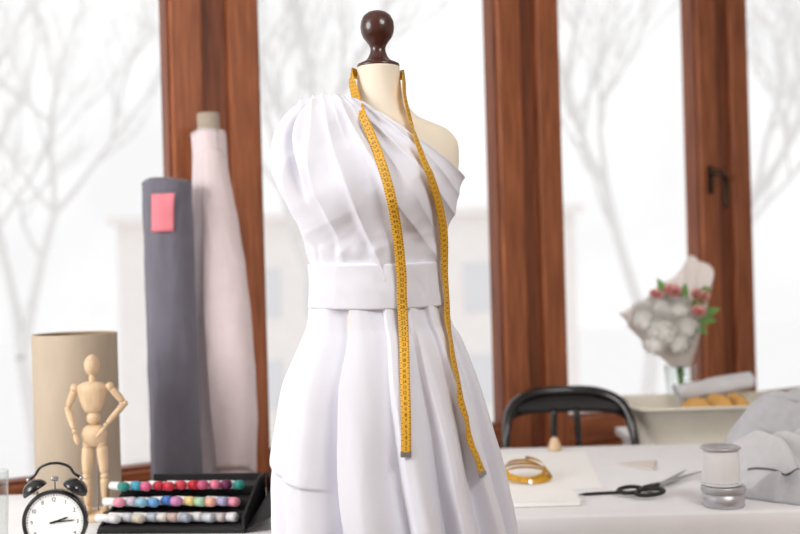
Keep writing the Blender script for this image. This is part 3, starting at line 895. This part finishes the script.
for j in range(m+1):
    t=j/m
    for i in range(N+1):
        a=2*pi*i/n; r=.018+.022*i/N+.006*noise.noise(Vector((math.cos(a)*1.5,math.sin(a)*1.5,t*4)))+.003*math.sin(a*3+t*5)
        vs.append((r*math.cos(a),r*math.sin(a)*.85,Ln*t+.010*math.sin(a)*(t-.5)))
for j in range(m):
    for i in range(N): fs.append((j*(N+1)+i,j*(N+1)+i+1,(j+1)*(N+1)+i+1,(j+1)*(N+1)+i))
rb=xf(mk('white_fabric_bundle',vs,fs,m_heap2),Mx); solidify(rb,.0012)
VM=Matrix.Translation((1.030,4.13,sz+.001))
vase=lathe('vase_glass',[(0,0),(.045,0),(.050,.004),(.047,.03),(.050,.12),(.060,.235),(.058,.236),(.047,.12),(.044,.03),(.040,.012),(0,.010)],m_glass2,VM,48)
o=[vase]
VX,VY=1.030,4.13
random.seed(9)
for i in range(7):
    a=i*.9; o.append(tube('stem_%d'%(i+1),[(VX+.02*math.cos(a),VY+.02*math.sin(a),.73),(VX-.01*math.cos(a),VY-.01*math.sin(a),.93),(VX-.03+.05*math.cos(a),VY+.04*math.sin(a)-.01,1.07)],.003,m_green,6))
def blossom(nm,c,r,mat,nP=190,pw=.22):
    vs=[];fs=[]
    c=Vector(c)
    for i in range(nP):
        zz=1-2*(i+.5)/nP; a=i*2.39996; rr=math.sqrt(1-zz*zz)
        d=Vector((rr*math.cos(a),rr*math.sin(a),zz))
        s=d.cross(Vector((.2,.3,1))).normalized(); t=d.cross(s)
        b=r*(.90+.2*random.random()); w=r*pw
        q=len(vs)
        for (u,v,h) in ((0,0,.45),(-.8,.3,.85),(0,.2,.80),(.8,.3,.85),(-.7,.9,.98),(0,.8,.95),(.7,.9,.98),(0,1.3,1.03)):
            vs.append(c+d*b*h+s*u*w+t*v*w)
        fs+=[(q,q+1,q+2),(q,q+2,q+3),(q+1,q+4,q+5,q+2),(q+2,q+5,q+6,q+3),(q+4,q+7,q+5),(q+5,q+7,q+6)]
    return mk(nm,vs,fs,mat)
def rose(nm,c,r,mat,up=(0,-.6,1)):
    vs=[];fs=[]
    Mx=align(c,up)
    for ring in range(5):
        R=r*(.25+.19*ring); Hh=r*(1.15-.12*ring); k=3+ring
        for p in range(k):
            a0=2*pi*p/k+ring*.7; wd=2*pi/k*.75
            q=len(vs)
            for j in range(4):
                for i in range(5):
                    a=a0+wd*(i/4-.5)*2*(.4+.6*math.sin(pi*(j+1)/5)); rr=R*(.45+.55*math.sin(pi/2*j/3))+r*.1*(j==3)
                    vs.append(Mx@Vector((rr*math.cos(a),rr*math.sin(a),-r*.4+Hh*j/3-.1*r*abs(i-2)*(j==3))))
            for j in range(3):
                for i in range(4): fs.append((q+j*5+i,q+j*5+i+1,q+j*5+i+6,q+j*5+i+5))
    return mk(nm,vs,fs,mat)
def leaf(nm,p,d,ln,w,mat,nrm=(0,-1,.3)):
    p=Vector(p); d=Vector(d).normalized(); s=d.cross(Vector(nrm)).normalized(); nn=s.cross(d)
    vs=[];fs=[]
    for j in range(9):
        t=j/8; ww=w*math.sin(pi*t**.8)*.5; c=p+d*ln*t+nn*(.15*ln*math.sin(pi*t))
        vs+=[c-s*ww+nn*ww*.3,c,c+s*ww+nn*ww*.3]
    for j in range(8):
        for i in range(2): fs.append((j*3+i,j*3+i+1,j*3+i+4,j*3+i+3))
    return mk(nm,vs,fs,mat)
for i,(x,y,z,r) in enumerate([(.955,4.04,1.090,.070),(.895,4.07,1.130,.055),(1.005,4.05,1.050,.058),(.92,4.03,1.040,.050),(1.035,4.04,1.10,.054),(.955,4.08,1.165,.054),(1.015,4.05,1.155,.048)]):
    o.append(blossom('white_blossom_%d'%(i+1),(x,y,z),r,m_petalw))
for i,(x,y,z,r) in enumerate([(.985,4.03,1.215,.030),(1.085,4.03,1.195,.032),(1.070,4.00,1.140,.025),(.925,4.03,1.205,.022)]):
    o.append(rose('pink_rose_%d'%(i+1),(x,y,z),r,m_petalp,(0,-.8,.8)))
for i,(x,y,z,dx,dz,ln) in enumerate([(1.06,4.05,1.15,.5,.9,.10),(1.085,4.05,1.12,1,.35,.08),(1.07,4.04,1.10,1,.05,.075),(.965,4.08,1.2,-.4,1,.07),(1.10,4.07,1.16,.35,1,.08),(1.05,4.04,1.09,.7,-.4,.07),(1.02,4.05,1.17,.2,1,.08)]):
    o.append(leaf('leaf_%d'%(i+1),(x,y,z),(dx,-.15,dz),ln,.034,m_green))
# tissue wrap
vs=[];fs=[]
n=90;m=24
ax0=Vector((VX+.0,VY-.01,.93))
for j in range(m+1):
    t=j/m
    for i in range(n+1):
        a=2*pi*i/n
        R=.028+.125*t**.85+.012*math.sin(a*7+1)*t+.008*math.sin(a*13)*t
        hgt=.155+.07*max(0,math.cos(a-.5))+.09*max(0,math.cos(a-.55))**4+.05*max(0,math.sin(a))+.010*math.sin(a*9)
        fr=max(0,-math.sin(a+.1))
        hgt*=1-.55*ss(.2,.9,fr); R*=1-.35*ss(.2,.9,fr)
        x=ax0.x-.050*t+R*math.cos(a)*1.08; y=ax0.y+R*math.sin(a)*.62-.005; z=ax0.z+hgt*t*1.2
        vs.append((x,y,z))
for j in range(m):
    for i in range(n): fs.append((j*(n+1)+i,j*(n+1)+i+1,(j+1)*(n+1)+i+1,(j+1)*(n+1)+i))
wr=mk('tissue_wrap',vs,fs,m_wrap); solidify(wr,.001); o.append(wr)
group('flower_bouquet',o)

# ------------------------------------------------------------ world + lights
w=bpy.data.worlds.new('overcast_daylight'); scene.world=w; w.use_nodes=True; nt=w.node_tree
bg=nt.nodes['Background']; tc=nt.nodes.new('ShaderNodeTexCoord')
n1=nt.nodes.new('ShaderNodeTexNoise'); n1.inputs['Scale'].default_value=5; n1.inputs['Detail'].default_value=4
r=nt.nodes.new('ShaderNodeValToRGB'); e=r.color_ramp.elements
e[0].position=.34; e[0].color=(.88,.88,.885,1); e[1].position=.60; e[1].color=(1,1,1,1)
nt.links.new(tc.outputs['Generated'],n1.inputs['Vector'])
nt.links.new(n1.outputs['Fac'],r.inputs[0])
nt.links.new(r.outputs[0],bg.inputs[0]); bg.inputs[1].default_value=1.08
def area(name,loc,tgt,size,en,col=(1,1,1)):
    l=bpy.data.lights.new(name,'AREA'); l.size=size; l.energy=en; l.color=col; l.shape='DISK'
    ob=bpy.data.objects.new(name,l); scene.collection.objects.link(ob); ob.location=loc
    ob.rotation_euler=(Vector(tgt)-Vector(loc)).to_track_quat('-Z','Y').to_euler(); return ob
area('added_side_key',(-2.5,.9,2.2),(0,2.3,1.1),1.6,60,(1,.985,.965))  # unseen key light, added at the left to bring out the dress folds
area('added_front_fill',(1.3,.5,2.8),(.8,3.2,.9),1.2,42,(1,.985,.96))  # unseen fill light, added to brighten the right table and bouquet

# ------------------------------------------------------------ camera
cd=bpy.data.cameras.new('camera'); cam=bpy.data.objects.new('camera',cd); scene.collection.objects.link(cam)
cd.lens=50; cd.sensor_width=36; cd.clip_start=.05
cam.matrix_world=Matrix.Translation((0,0,1.33))@Matrix.Rotation(pi/2,4,'X')@Matrix.Rotation(math.radians(-1.6),4,'Z')
cd.dof.use_dof=True; cd.dof.focus_distance=2.12; cd.dof.aperture_fstop=2.5
scene.camera=cam
